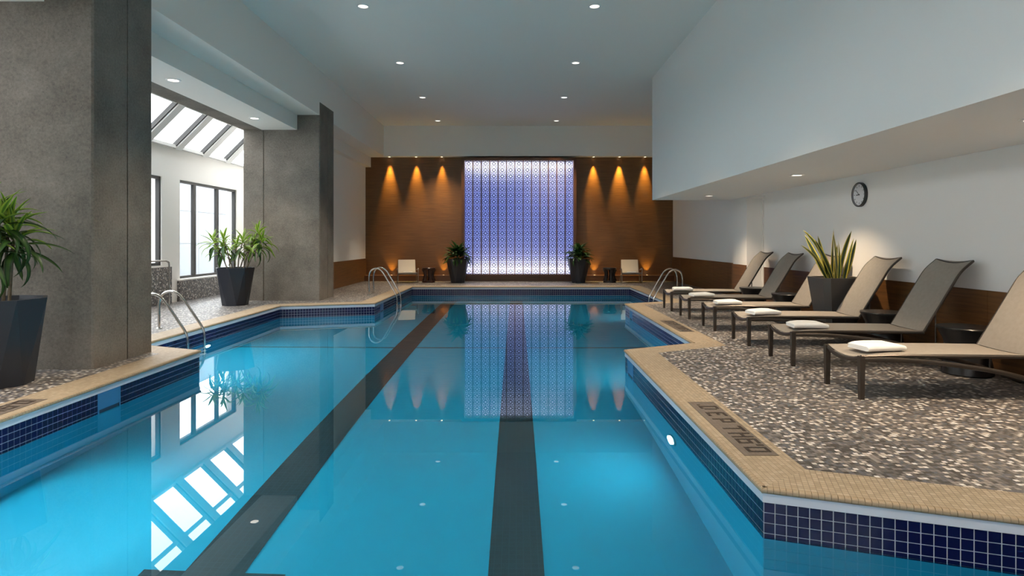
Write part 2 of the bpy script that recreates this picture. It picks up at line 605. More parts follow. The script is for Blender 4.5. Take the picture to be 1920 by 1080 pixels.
SKIM = {13: [(1.56, 1.90)], 3: [(3.85, 4.20)], 5: [(4.45, 4.75)], 9: [(4.07, 4.40)]}   # edge -> spans along it

def seg_frame(i, off):
    pl = offset(POOL, off)
    a, b = Vector(pl[i]), Vector(pl[(i + 1) % n])
    e = (b - a)
    L = e.length
    e.normalize()
    return a, e, Vector((-e.y, e.x)), L         # start, direction, normal into the pool

def apparent(p, nrm):
    """how large a piece shows from the camera (0 when out of frame or turned away)"""
    c = Vector((0, 0, CAM_H))
    d = c - p
    if p.y < 0.5 or d.dot(nrm) <= 0:
        return 0
    px, py = 968 + FPX * p.x / p.y, 452 + FPX * (CAM_H - p.z) / p.y
    if not (0 <= px <= 1920 and 0 <= py <= 1080):
        return 0
    return d.normalized().dot(nrm) / d.length_squared

# waterline tiles, each its own little slab; the largest 300 are single parts
PITCH = 0.0585
tile_me = MB()
h = PITCH / 2 - 0.0021
tile_me.add([(-h, 0, -h), (h, 0, -h), (h, 0, h), (-h, 0, h),
             (-h + .001, 0.003, -h + .001), (h - .001, 0.003, -h + .001), (h - .001, 0.003, h - .001), (-h + .001, 0.003, h - .001)],
            [(4, 7, 6, 5), (0, 4, 5, 1), (1, 5, 6, 2), (2, 6, 7, 3), (3, 7, 4, 0)])
tiles = []
for i in range(n):
    a, e, nn, L = seg_frame(i, 0.020)
    cnt = int(L / PITCH)
    pit = L / cnt
    for k in range(cnt):
        s_ = (k + 0.5) * pit
        if any(x0 < s_ < x1 for x0, x1 in SKIM.get(i, [])):
            continue
        for r in range(4):
            p = a + e * s_
            z = -0.087 - (r + 0.5) * PITCH
            P3 = Vector((p.x, p.y, z))
            sc_ = apparent(P3, Vector((nn.x, nn.y, 0))) if z > WATER_Z + 0.01 else 0
            tiles.append((sc_, P3, math.atan2(e.y, e.x), pit / PITCH))
tiles.sort(key=lambda t: -t[0])
me_tile = tile_me.mesh('tile', M['navy'])
for sc_, p, ang, sx in tiles[:300]:
    link('tile', me_tile, pool, p, (R.uniform(-.01, .01), 0, ang), (sx, 1, 1))
rest = MB()
for sc_, p, ang, sx in tiles[300:]:
    ca, sa = math.cos(ang), math.sin(ang)
    rest.add([(p.x + ca * v[0] * sx - sa * v[1], p.y + sa * v[0] * sx + ca * v[1], p.z + v[2]) for v in tile_me.v], tile_me.f)
t_rest = rest.build('waterline_tiles', M['navy'], pool)
t_rest['kind'] = 'stuff'

# skimmers in the tile band
for i, spans in SKIM.items():
    a, e, nn, L = seg_frame(i, 0.020)
    for x0, x1 in spans:
        p = a + e * ((x0 + x1) / 2)
        w = (x1 - x0) / 2
        f = MB()
        f.box(-w, w, 0.0, 0.006, -0.11, -0.087).box(-w, -w + 0.02, 0, 0.006, -0.32, -0.11).box(w - 0.02, w, 0, 0.006, -0.32, -0.11)
        sk = f.build('skimmer', M['skim'], pool)
        sk.location = (p.x, p.y, 0)
        sk.rotation_euler = (0, 0, math.atan2(e.y, e.x))
        MB().box(-w + 0.02, w - 0.02, 0.0005, 0.002, -0.32, -0.25).build('throat', M['skim_dk'], sk)
        MB().box(-w + 0.02, w - 0.02, 0.0005, 0.004, -0.25, -0.11).build('flap', M['skim'], sk)

# coping: beige mosaic top, UV in metres along and across each run
ci, co = offset(POOL, 0.034), offset(POOL, COPE_W)
cp = MB()
cp.uv = []
for i in range(n):
    j = (i + 1) % n
    a, b, c, d = Vector(ci[i]), Vector(ci[j]), Vector(co[j]), Vector(co[i])
    e = (b - a).normalized()
    nn = Vector((e.y, -e.x))
    cp.quad((*a, 0), (*d, 0), (*c, 0), (*b, 0))
    for q in (a, d, c, b):
        cp.uv.append(((q - a).dot(e), (q - a).dot(nn)))
coping = struct(cp.build('pool_coping', M['coping']))
coping['label'] = 'beige mosaic coping running around the pool edge'
# bullnose chips on the nose
BP = 0.0325
prof = [(0.034, 0.0), (0.016, 0.0)] + [(0.016 - 0.016 * math.sin(t), -0.016 + 0.016 * math.cos(t)) for t in (0.5, 1.05, PI / 2)] + [(0.0, -0.024), (0.006, -0.032), (0.034, -0.032)]
bn = MB()
bh = BP / 2 - 0.0012
for x in (-bh, bh):
    bn.v += [(x, -q[0], q[1]) for q in prof]
k = len(prof)
bn.f = [(i, i + k, (i + 1) % k + k, (i + 1) % k) for i in range(k)] + [tuple(range(k)), tuple(range(k, 2 * k))[::-1]]
bulls = []
for i in range(n):
    a, e, nn, L = seg_frame(i, 0.0)
    cnt = int(L / BP)
    pit = L / cnt
    for q in range(cnt):
        p = a + e * ((q + 0.5) * pit)
        P3 = Vector((p.x, p.y, -0.012))
        bulls.append((apparent(P3, Vector((nn.x, nn.y, 0))), P3, math.atan2(e.y, e.x), pit / BP))
bulls.sort(key=lambda t: -t[0])
me_b = bn.mesh('bullnose_tile', M['bull'])
for sc_, p, ang, sx in bulls[:110]:
    link('bullnose_tile', me_b, coping, (p.x, p.y, 0), (0, 0, ang), (sx, 1, 1))
rest = MB()
for sc_, p, ang, sx in bulls[110:]:
    ca, sa = math.cos(ang), math.sin(ang)
    rest.add([(p.x + ca * v[0] * sx - sa * v[1], p.y + sa * v[0] * sx + ca * v[1], v[2]) for v in bn.v], bn.f)
b_rest = rest.build('bullnose_edge', M['bull'], coping)
b_rest['kind'] = 'stuff'

# dark bed behind and under the bullnose chips
na, nb_, nc = offset(POOL, 0.005), offset(POOL, 0.055), offset(POOL, 0.022)
nbm = MB()
for i in range(n):
    j = (i + 1) % n
    nbm.quad((*na[i], -0.014), (*nb_[i], -0.0002), (*nb_[j], -0.0002), (*na[j], -0.014))
    nbm.quad((*na[i], -0.014), (*na[j], -0.014), (*na[j], -0.031), (*na[i], -0.031))
    nbm.quad((*na[i], -0.031), (*na[j], -0.031), (*nc[j], -0.031), (*nc[i], -0.031))
nbm.build('nose_bed', M['nosebed'], coping)

# depth markers let into the coping
GL = {'D': ['###.', '#..#', '#..#', '#..#', '#..#', '###.'], 'E': ['####', '#...', '###.', '#...', '#...', '####'],
      'P': ['####', '#..#', '#..#', '####', '#...', '#...'], 'T': ['#####', '..#..', '..#..', '..#..', '..#..', '..#..'],
      'H': ['#..#', '#..#', '####', '#..#', '#..#', '#..#'], '6': ['####', '#...', '####', '#..#', '#..#', '####'],
      '0': ['####', '#..#', '#..#', '#..#', '#..#', '####'], "'": ['#', '#', '.', '.', '.', '.'], '.': ['.', '.', '.', '.', '.', '#']}

def marker(x_bottom, up, y_first, run, px=0.0258):
    """panel whose letters have their feet at x_bottom, tops towards up (+1/-1 along x), reading along y"""
    rgt = -up
    xs = sorted((x_bottom - up * 0.05, x_bottom + up * (6 * px + 0.02)))
    ys = sorted((y_first - rgt * 0.09, y_first + rgt * run))
    pn = MB().box(xs[0], xs[1], ys[0], ys[1], -0.01, 0.0022).build('depth_panel', M['marker'], coping)
    pn['label'] = 'taupe mosaic panel with dark depth lettering'
    text = [('.', 0.0), ('D', 0.05), ('E', 0.235), ('P', 0.41), ('T', 0.60), ('H', 0.765), ('6', 0.895), ("'", 1.02), ('0', 1.07)]
    for ch, at in text:
        g = MB()
        for r, row in enumerate(GL[ch]):
            for c, v in enumerate(row):
                if v == '#':
                    x = x_bottom + up * (5 - r + 0.5) * px
                    y = y_first + rgt * (at + (c + 0.5) * px)
                    g.box(x - px * .46, x + px * .46, y - px * .46, y + px * .46, 0.001, 0.0036)
        g.build('letter', M['letter'], pn)

marker(1.54, 1, 5.20, 1.235)
marker(2.58, 1, 10.62, 1.235)
marker(-4.20, -1, 4.15, 1.235)

# water
wp = offset(POOL, 0.0139)
wv = [Vector((x, y, WATER_Z)) for x, y in wp]
wt = MB().add(wv, [t if (wv[t[1]] - wv[t[0]]).cross(wv[t[2]] - wv[t[0]]).z > 0 else t[::-1] for t in tessellate_polygon([wv])])
water = wt.build('pool_water', M['water'])
water['kind'] = 'stuff'
tag(water, 'still turquoise water filling the indoor pool', 'water')

# ------------------------------------------------------------------ ceilings and beams
T = 0.25
c = MB().box(-4.62, XB, Y0, YE, CEIL, CEIL + T)
c.box(XB, 5.9, YB, YE, CEIL, CEIL + T)
struct(c.build('ceiling', M['ceil']))['label'] = 'flat pale grey ceiling with rows of downlights over the pool'
struct(MB().box(-5.14, -4.62, Y0, YE, BEAM_Z, CEIL + T).build('trim_1', M['ceil']))['label'] = 'deep painted beam along the left of the pool ceiling'
struct(MB().box(-5.97, -5.14, Y0, YE, SOF_Z, CEIL + T).build('trim_2', M['ceil']))['label'] = 'lower painted soffit with downlights left of the deep beam'
struct(MB().box(-6.42, -5.97, Y0, 15.36, SOF_Z + 0.004, CEIL + T).build('trim_3', M['concrete']))['label'] = 'concrete beam carrying the upper edge of the skylight'
struct(MB().box(-4.62, 5.54, YH, YE, BEAM_Z, CEIL).build('trim_4', M['ceil']))['label'] = 'pale header across the top of the wood wall'
struct(MB().box(XB, 5.9, Y0, YB, ZB, CEIL + T).build('trim_5', M['white']))['label'] = 'white bulkhead projecting low over the row of loungers'

# ------------------------------------------------------------------ walls
struct(MB().box(-5.6, 5.9, YE, YE + 0.2, 0, CEIL).build('wall_back', M['wood']))['label'] = 'tall walnut veneer wall at the far end of the pool'
# wall behind the viewer, with unseen windows added for neutral front daylight
FW = [(-4.3, -2.1), (-0.9, 1.3)]
FZ0, FZ1 = 1.9, 3.5
w = MB()
fx = [-8.3] + [e for p in FW for e in p] + [5.9]
for k in range(0, len(fx), 2):
    w.box(fx[k], fx[k + 1], Y0 - 0.2, Y0, 0, CEIL + T)
for a, b in FW:
    w.box(a, b, Y0 - 0.2, Y0, 0, FZ0).box(a, b, Y0 - 0.2, Y0, FZ1, CEIL + T)
struct(w.build('wall_front', M['white']))
for k, (a, b) in enumerate(FW):
    f = MB()
    f.box(a, b, Y0 - 0.14, Y0 - 0.06, FZ0, FZ0 + 0.06).box(a, b, Y0 - 0.14, Y0 - 0.06, FZ1 - 0.06, FZ1)
    f.box(a, a + 0.05, Y0 - 0.14, Y0 - 0.06, FZ0 + 0.06, FZ1 - 0.06).box(b - 0.05, b, Y0 - 0.14, Y0 - 0.06, FZ0 + 0.06, FZ1 - 0.06)
    wf = struct(f.build('window_%d' % (6 + k), M['winframe']))
    mid = (a + b) / 2
    MB().box(mid - 0.05, mid + 0.05, Y0 - 0.15, Y0 - 0.05, FZ0 + 0.06, FZ1 - 0.06).build('mullion', M['winframe'], wf)
    for p0, p1 in ((a + 0.05, mid - 0.05), (mid + 0.05, b - 0.05)):
        MB().box(p0, p1, Y0 - 0.104, Y0 - 0.096, FZ0 + 0.06, FZ1 - 0.06).build('pane', M['glass'], wf)
# right wall: recessed far part, near part with a doorway
DY0, DY1, DZ = 12.82, 13.85, 2.37
YC = 14.72
w = MB().box(XR1, 5.9, YC, YE, 0, CEIL)
w.box(XR2, 5.9, DY1, YC, 0, ZB).box(XR2, 5.9, Y0, DY0, 0, ZB).box(XR2, 5.9, DY0, DY1, DZ, ZB)
struct(w.build('wall_right', M['white']))['label'] = 'white painted wall behind the loungers'
# left wall beyond the second column
w = MB().box(XL - 0.2, XL, 15.36, YE, 0, SOF_Z)
struct(w.build('wall_left', M['white']))['label'] = 'white painted wall beside the second concrete column'

# door leaf set back in the doorway
dr = struct(MB().box(5.62, 5.67, DY0, DY1, 0.005, DZ).build('door_1', M['white']))
dr['label'] = 'white door set back in the right wall'
hd = MB().tube([(5.62, DY0 + 0.12, 1.02), (5.57, DY0 + 0.12, 1.02), (5.57, DY0 + 0.24, 1.02)], 0.009, 8).build('door_handle', M['steel'], dr, True)
MB().box(5.595, 5.62, DY1 - 0.05, DY1, 0.005, DZ).box(5.595, 5.62, DY0, DY1 - 0.05, DZ - 0.05, DZ).build('door_frame', M['white'], dr)

# wainscot of wood panels
def wainscot(nm, x, y0, y1, z1, side, label, pw=1.22):
    """side +1: the panels stand out towards +x"""
    base = struct(MB().box(x, x + side * 0.012, y0, y1, 0, z1).build(nm, M['wood_dark']))
    base['label'] = label
    cnt = max(1, round((y1 - y0) / pw))
    for k in range(cnt):
        a, b = y0 + (y1 - y0) * k / cnt + 0.002, y0 + (y1 - y0) * (k + 1) / cnt - 0.002
        MB().box(x + side * 0.010, x + side * 0.03, a, b, 0.004, z1 + 0.003).build('wood_panel', M['wood'], base)

wainscot('baseboard_right_near', XR2, Y0, DY0, 0.848, -1, 'walnut wainscot along the wall behind the loungers')
wainscot('baseboard_right_middle', XR2, DY1, YC, 0.848, -1, 'short walnut wainscot beyond the doorway', 0.9)
wainscot('baseboard_right_far', XR1, YC, YE, 0.838, -1, 'walnut wainscot on the recessed right wall')
wainscot('baseboard_left', XL, 15.36, YE, 0.785, 1, 'walnut wainscot beside the second column')
pl = struct(MB().box(XL + 0.03, XR1 - 0.03, YH, YE, 0, 0.20).build('baseboard_back', M['wood_dark']))
pl['label'] = 'low walnut ledge along the foot of the wood wall'

# ------------------------------------------------------------------ concrete columns
def column(y0, y1, label):
    """bush-hammered concrete pier with a narrow groove in its front and in its side"""
    x0, x1, g, gd = -6.40, -4.61, 0.022, 0.02
    gx, gy = -5.93, (y0 + y1) / 2 + 0.05
    ch = 0.02
    poly = [(x0, y0), (gx - g / 2, y0), (gx - g / 2, y0 + gd), (gx + g / 2, y0 + gd), (gx + g / 2, y0), (x1 - ch, y0), (x1, y0 + ch),
            (x1, gy - g / 2), (x1 - gd, gy - g / 2), (x1 - gd, gy + g / 2), (x1, gy + g / 2), (x1, y1 - ch), (x1 - ch, y1), (x0, y1)]
    o = thing('concrete_column', label, 'column', ((x0 + x1) / 2, (y0 + y1) / 2, 0))
    mb = MB().prism([(p[0] - o.location.x, p[1] - o.location.y) for p in poly], 'z', 0, BEAM_Z + 0.3)
    mb.build('shaft', M['concrete'], o)
    return o

column(6.62, 7.70, 'large dark concrete column at the left with a tall planter before it')
column(14.27, 15.36, 'concrete column further back beside the leafy planter and the windows')

# ------------------------------------------------------------------ window wall and skylight on the left
WZ0, WZ1, WTOP = 0.52, 2.83, 3.52
WIN = [(14.17, 17.05), (10.57, 13.45), (6.97, 9.85), (3.37, 6.25), (-0.23, 2.65)]
w = MB()
edges = [18.6] + [e for a, b in WIN for e in (b, a)] + [Y0]
for k in range(0, len(edges), 2):
    w.box(XO - 0.3, XO, edges[k + 1], edges[k], 0, WTOP)
for k, (a, b) in enumerate(WIN):
    z0 = WZ0 if k == 0 else 0.86
    w.box(XO - 0.3, XO, a, b, 0, z0).box(XO - 0.3, XO, a, b, WZ1, WTOP)
struct(w.build('wall_windows', M['white']))['label'] = 'white outer wall with tall windows under the skylight'
struct(MB().box(-8.14, -5.53, 18.6, 18.8, 0, 5.7).build('wall_end_bay', M['white']))
# chip-clad plinths under the windows
struct(MB().box(XO, XO + 0.07, 14.05, 18.6, 0, 0.48).build('trim_6', M['deck']))['label'] = 'mosaic clad plinth under the far window'
struct(MB().box(XO, XO + 0.07, 10.2, 13.72, 0, 0.82).build('trim_7', M['deck']))['label'] = 'taller mosaic clad plinth under the next window'
struct(MB().box(XO, XO + 0.09, 14.05, 18.6, 0.48, 0.515).build('trim_8', M['white']))
for k, (a, b) in enumerate(WIN):
    z0 = WZ0 if k == 0 else 0.86
    fr = MB()
    xf0, xf1 = XO - 0.12, XO - 0.03
    fr.box(xf0, xf1, a, b, z0, z0 + 0.06).box(xf0, xf1, a, b, WZ1 - 0.06, WZ1)
    fr.box(xf0, xf1, a, a + 0.05, z0 + 0.06, WZ1 - 0.06).box(xf0, xf1, b - 0.05, b, z0 + 0.06, WZ1 - 0.06)
    wn_ = struct(fr.build('window_%d' % (k + 1), M['winframe']))
    wn_['label'] = 'tall dark framed window in the left outer wall'
    ms = [a + 0.05, a + 0.72, a + 1.86, b - 0.05]
    for m_ in ms[1:3]:
        MB().box(xf0 + 0.02, xf1, m_ - 0.055, m_ + 0.055, z0 + 0.06, WZ1 - 0.06).build('mullion', M['winframe'], wn_)
    for q in range(3):
        p0 = ms[q] + (0.055 if q else 0)
        p1 = ms[q + 1] - (0.055 if q < 2 else 0)
        MB().box(XO - 0.08, XO - 0.072, p0, p1, z0 + 0.06, WZ1 - 0.06).build('pane', M['glass'], wn_)

# skylight at 45 degrees: sill at the outer wall, upper edge over the concrete beam
SX0, SZ0, SX1, SZ1 = XO + 0.02, WTOP + 0.05, -6.38, WTOP + 0.05 + (-6.38 - XO - 0.02)
sky = struct(MB().box(XO - 0.3, XO + 0.10, Y0, 18.6, WTOP, WTOP + 0.07).build('skylight', M['rafter']))
sky['label'] = 'sloping glazed skylight with white rafters along the left side'
dx, dz = SX1 - SX0, SZ1 - SZ0
Ls = math.hypot(dx, dz)
ux, uz = dx / Ls, dz / Ls          # up the slope
nx, nz = -uz, ux                   # outward normal (up and left)
def slope_box(t0, t1, y0, y1, d0, d1):
    ps = []
    for t, d in ((t0, d0), (t1, d0), (t1, d1), (t0, d1)):
        ps.append((SX0 + ux * t + nx * d, SZ0 + uz * t + nz * d))
    m_ = MB()
    m_.prism(ps, 'y', y0, y1)
    m_.f = [f[::-1] for f in m_.f]
    return m_
pitch, first = 1.2, 13.88
ys = []
y = first
while y > Y0 + 0.2:
    y -= pitch
while y < 18.5:
    y += pitch
    if Y0 < y < 18.5:
        ys.append(y)
tm = 1.02
for k, y in enumerate(ys):
    slope_box(-0.02, Ls, y - 0.02, y + 0.22, -0.09, 0.03).build('rafter', M['rafter'], sky)
    slope_box(-0.02, Ls, y - 0.06, y - 0.02, -0.06, 0.03).build('glazing_bar', M['winframe'], sky)
bounds = [Y0] + ys + [18.6]
for k in range(len(bounds) - 1):
    a = bounds[k] + (0.22 if k else 0)
    b = bounds[k + 1] - (0.06 if k < len(bounds) - 2 else 0)
    if b - a < 0.05:
        continue
    slope_box(0.0, tm, a, b, 0.0, 0.008).build('pane', M['glass'], sky)
    slope_box(tm + 0.09, Ls, a, b, 0.0, 0.008).build('pane', M['glass'], sky)
    slope_box(tm, tm + 0.09, a, b, -0.06, 0.03).build('mullion', M['rafter'], sky)
struct(MB().box(-6.5, -5.97, Y0, 18.6, SZ1 - 0.05, CEIL + T).build('trim_9', M['white']))
struct(MB().box(-8.14, -6.38, Y0 - 0.2, Y0, 0, 5.6).build('wall_front_bay', M['white']))

# outside: a pale stone building across a narrow court
bld = thing('stone_building', 'pale stone clad building seen close outside the left windows', 'building', (-13.2, 14.0, 0))
MB().box(-0.4, 0, -24, 24, -0.1, 3.95).build('wall', M['stonegap'], bld)
me_p = MB().box(0, 0.03, 0.008, 1.592, 0.008, 1.292).mesh('stone_panel', M['stone'])
for r in range(3):
    for q in range(30):
        link('stone_panel', me_p, bld, (0.0, -24 + q * 1.6, r * 1.3))
struct(MB().box(-20, -8.14, Y0 - 0.2, 40, -0.2, -0.02).build('ground_outside', M['pave']))['label'] = 'grey paving of the court outside the windows'

struct(MB().box(-20, 20, -34, Y0 - 0.2, -0.2, -0.02).build('ground_front', M['pave']))['label'] = 'grey paving outside the added windows behind the viewer'

# ------------------------------------------------------------------ lamps in the ceilings
def downlight(x, y, z, label, group, power, col, size=74, r=0.085, blend=0.6, tilt=(0, 0, 0), lens='lamp'):
    o = thing('downlight', label, 'ceiling light', (x, y, z), 0, group)
    MB().lathe([(r, 0.0), (r + 0.03, 0.0), (r + 0.03, -0.008), (r, -0.012), (r - 0.004, 0.0)], 28, ring=True).build('trim_ring', M['trimring'], o, True)
    MB().lathe([(0.001, -0.003), (r - 0.003, -0.003), (r - 0.003, -0.001), (0.001, -0.001)], 28).build('lens', M[lens], o)
    lamp('spot', 'SPOT', o, (0, 0, -0.02), tilt, power, col, spot_size=math.radians(size), spot_blend=blend, shadow_soft_size=0.05)
    return o

names_row = ['nearest', 'second', 'third', 'last']
for j, (x, sd) in enumerate(((-2.62, 'left'), (1.34, 'right'))):
    for k, y in enumerate((10.4, 13.7, 17.0, 20.3)):
        downlight(x, y, CEIL, '%s recessed downlight of the %s row in the main ceiling' % (names_row[k], sd), 'main ceiling downlights', P_MAIN, C_NEUT)
    for k, y in enumerate((0.5, 3.8, 7.1)):
        downlight(x, y, CEIL, 'recessed downlight of the %s row over the near water, %s of three' % (sd, ('nearest', 'middle', 'farthest')[k]), 'main ceiling downlights near the viewer', P_MAIN, C_NEUT)
for k, y in enumerate((12.9, 9.85)):
    downlight(-5.555, y, SOF_Z, 'recessed downlight in the low left soffit, %s' % ('close to the far column' if k == 0 else 'beside the dark near column'), 'left soffit downlights', P_SIDE, C_NEUT, 90, lens='lamp_soffit')
for k, y in enumerate((3.8, 0.8)):
    downlight(-5.555, y, SOF_Z, 'recessed downlight in the low left soffit %s the near column' % ('just before' if k == 0 else 'well before'), 'left soffit downlights near the viewer', P_SIDE, C_NEUT, 90, lens='lamp_soffit')
for k, y in enumerate((13.5, 9.27, 5.02)):
    downlight(4.28, y, ZB, 'recessed downlight under the white bulkhead, %s' % ('nearest the doorway' if k == 0 else 'between doorway and clock' if k == 1 else 'over the nearest lounger'), 'bulkhead downlights', P_SOFFIT, C_WARM, 108, 0.075, 0.75, lens='lamp_soffit')
downlight(4.28, 0.8, ZB, 'recessed downlight under the white bulkhead before the loungers', 'bulkhead downlights near the viewer', P_SOFFIT, C_WARM, 108, 0.075, 0.75, lens='lamp_soffit')

# wall washers in the header, uplights on the ledge
wash = [(-4.46, 1.15), (-3.52, 0.9), (-2.62, 0.7), (2.72, 1.0), (3.63, 1.35), (4.53, 0.9)]
ords = ['first', 'second', 'third', 'fourth', 'fifth', 'sixth']
for k, (x, f) in enumerate(wash):
    o = thing('wall_washer', '%s small amber spot from the left under the wood wall header' % ords[k], 'spotlight', (x, YE - 0.12, BEAM_Z), 0, 'amber wall washers')
    MB().lathe([(0.035, 0), (0.05, 0), (0.05, -0.006), (0.035, -0.006)], 16, ring=True).build('trim_ring', M['trimring'], o)
    MB().lathe([(0.001, -0.004), (0.034, -0.004), (0.034, -0.001), (0.001, -0.001)], 16).build('lens', M['amberlamp'], o)
    lamp('spot', 'SPOT', o, (0, 0, -0.012), (math.radians(5), 0, 0), P_WASH * f, C_AMBER, spot_size=math.radians(34), spot_blend=1.0, shadow_soft_size=0.03)
for k, x in enumerate((-4.39, -2.56, 2.75, 4.60)):
    o = thing('ledge_uplight', '%s small amber uplight from the left on the ledge of the wood wall' % ords[k], 'spotlight', (x, YE - 0.12, 0.20), 0, 'amber uplights on the ledge')
    MB().lathe([(0.03, 0), (0.042, 0), (0.042, 0.006), (0.03, 0.006)], 16, ring=True).build('trim_ring', M['trimring'], o)
    MB().lathe([(0.001, 0.001), (0.029, 0.001), (0.029, 0.004), (0.001, 0.004)], 16).build('lens', M['amberlamp'], o)
    lamp('spot', 'SPOT', o, (0, 0, 0.012), (PI - math.radians(8), 0, 0), P_UP, C_AMBER, spot_size=math.radians(70), spot_blend=0.9, shadow_soft_size=0.02)

# underwater lamps in the pool walls, some added to light the water
def pool_lamp(i, s_, z, label, power=P_POOL):
    a, e, nn, L = seg_frame(i, 0.018)
    p = a + e * s_
    o = thing('pool_light', label, 'pool light', (p.x, p.y, z), math.atan2(e.y, e.x), 'underwater pool lights')
    rg = MB().lathe([(0.085, 0), (0.115, 0), (0.115, 0.012), (0.085, 0.016)], 24, ring=True)
    rg.v = [(v[0], v[2], v[1]) for v in rg.v]
    rg.build('rim', M['steel'], o)
    ln = MB().lathe([(0.001, 0.002), (0.084, 0.002), (0.084, 0.010), (0.001, 0.016)], 24)
    ln.v = [(v[0], v[2], v[1]) for v in ln.v]
    ln.build('lens', M['poollamp'], o)
    lamp('glow', 'AREA', o, (0, 0.03, 0), (PI / 2, 0, 0), power, C_POOL, shape='DISK', size=0.16)

pool_lamp(3, 2.0, -0.62, 'lit underwater lamp in the pool wall beside the depth panel', P_POOL * 0.8)
pool_lamp(13, 3.4, -0.62, 'underwater lamp in the left pool wall below the near planter', P_POOL * 4.0)
pool_lamp(11, 3.2, -0.62, 'underwater lamp in the left pool wall by the near ladder', P_POOL * 2.2)
pool_lamp(4, 0.6, -0.62, 'added underwater fill lamp behind the step in the right pool wall')  # this lamp and those below are added, out of view, to light the pool
pool_lamp(6, 0.6, -0.62, 'added underwater fill lamp behind the farther step in the right pool wall')
pool_lamp(12, 0.6, -0.62, 'added underwater fill lamp behind the step below the near column', P_POOL * 1.8)
pool_lamp(0, 3.2, -0.62, 'added underwater fill lamp in the near pool wall under the viewer')

# ------------------------------------------------------------------ lattice screen on the wood wall
SXa, SXb, SZa, SZb = -1.80, 1.99, 0.24, 4.20
scr = thing('lattice_screen', 'tall blue backlit lattice screen in a walnut frame on the end wall', 'screen', ((SXa + SXb) / 2, YH, 0.20))
ox, oz = scr.location.x, scr.location.z
fr = MB()
def lb(m_, x0, x1, y0, y1, z0, z1):
    m_.box(x0 - ox, x1 - ox, y0 - YH, y1 - YH, z0 - oz, z1 - oz)
yf = YH - 0.12
lb(fr, SXa - 0.10, SXa, yf, YE - 0.005, 0.205, 4.30)
lb(fr, SXb, SXb + 0.10, yf, YE - 0.005, 0.205, 4.30)
lb(fr, SXa, SXb, yf, YE - 0.005, 4.20, 4.30)
lb(fr, SXa, SXb, yf, YE - 0.005, 0.205, 0.24)
fr.build('frame', M['wood_dark'], scr)
bp_ = MB()
lb(bp_, SXa, SXb, YE - 0.06, YE - 0.03, SZa, SZb)
bp_.build('back_panel', M['backlit'], scr)
NP, NR = 13, 18
pw = (SXb - SXa) / NP
chh = (SZb - SZa) / NR
# one motif of the fretwork: octagon ring with spokes inside a square
mo = MB()
cw = pw - 0.042
t_ = 0.008
def bar(m_, x0, z0, x1, z1, w_=0.0085, d=0.012):
    v = Vector((x1 - x0, z1 - z0)).normalized()
    q = Vector((-v.y, v.x)) * w_ / 2
    ps = [(x0 + q.x, z0 + q.y), (x0 - q.x, z0 - q.y), (x1 - q.x, z1 - q.y), (x1 + q.x, z1 + q.y)]
    m_.prism(ps, 'y', 0, d)
ro = 0.054
oc = [(ro * math.cos(PI / 8 + k * PI / 4), ro * math.sin(PI / 8 + k * PI / 4)) for k in range(8)]
for k in range(8):
    bar(mo, *oc[k], *oc[(k + 1) % 8], 0.028)
hx_, hz_ = cw / 2 - 0.028, chh / 2 - 0.024
for sx in (-1, 1):
    bar(mo, sx * 0.05, 0, sx * cw / 2, 0, 0.018)
    bar(mo, 0, sx * 0.05, 0, sx * chh / 2, 0.018)
    for sz in (-1, 1):
        bar(mo, sx * hx_, sz * hz_, sx * hx_, sz * 0.022, 0.022)
        bar(mo, sx * hx_, sz * hz_, sx * 0.022, sz * hz_, 0.022)
me_m = mo.mesh('motif', M['lattice'])
for k in range(NP):
    x0 = SXa + k * pw
    pf = MB()
    for sx in (-1, 1):
        pf.box(sx * cw / 2 - 0.005, sx * cw / 2 + 0.005, 0, 0.014, SZa - oz, SZb - oz)
    pn = pf.build('panel', M['lattice'], scr)
    pn.location = (x0 + pw / 2 - ox, -0.05, 0)
    for r in range(NR):
        link('motif', me_m, pn, (0, 0, SZa - oz + (r + 0.5) * chh))
    if k:
        ml = MB()
        lb(ml, x0 - 0.013, x0 + 0.013, YH - 0.08, YH + 0.02, SZa, SZb)
        ml.build('mullion', M['wood_dark'], scr)
# LED strips hidden at the head and foot of the screen wash its back panel
for z, rx in ((SZb - 0.03, 0.0), (SZa + 0.03, PI)):
    st = MB().box(SXa - ox, SXb - ox, 0.02, 0.05, z - oz - 0.006 + (0.02 if rx == 0 else -0.02), z - oz + 0.006 + (0.02 if rx == 0 else -0.02)).build('led_strip', M['trimring'], scr)
    tilt = math.radians(22) if rx == 0 else PI - math.radians(22)
    lamp('led_light', 'AREA', scr, ((SXa + SXb) / 2 - ox, 0.035, z - oz + (-0.005 if rx == 0 else 0.005)), (tilt, 0, 0), P_LED, (1.0, 0.97, 0.90), shape='RECTANGLE', size=SXb - SXa - 0.05, size_y=0.03)

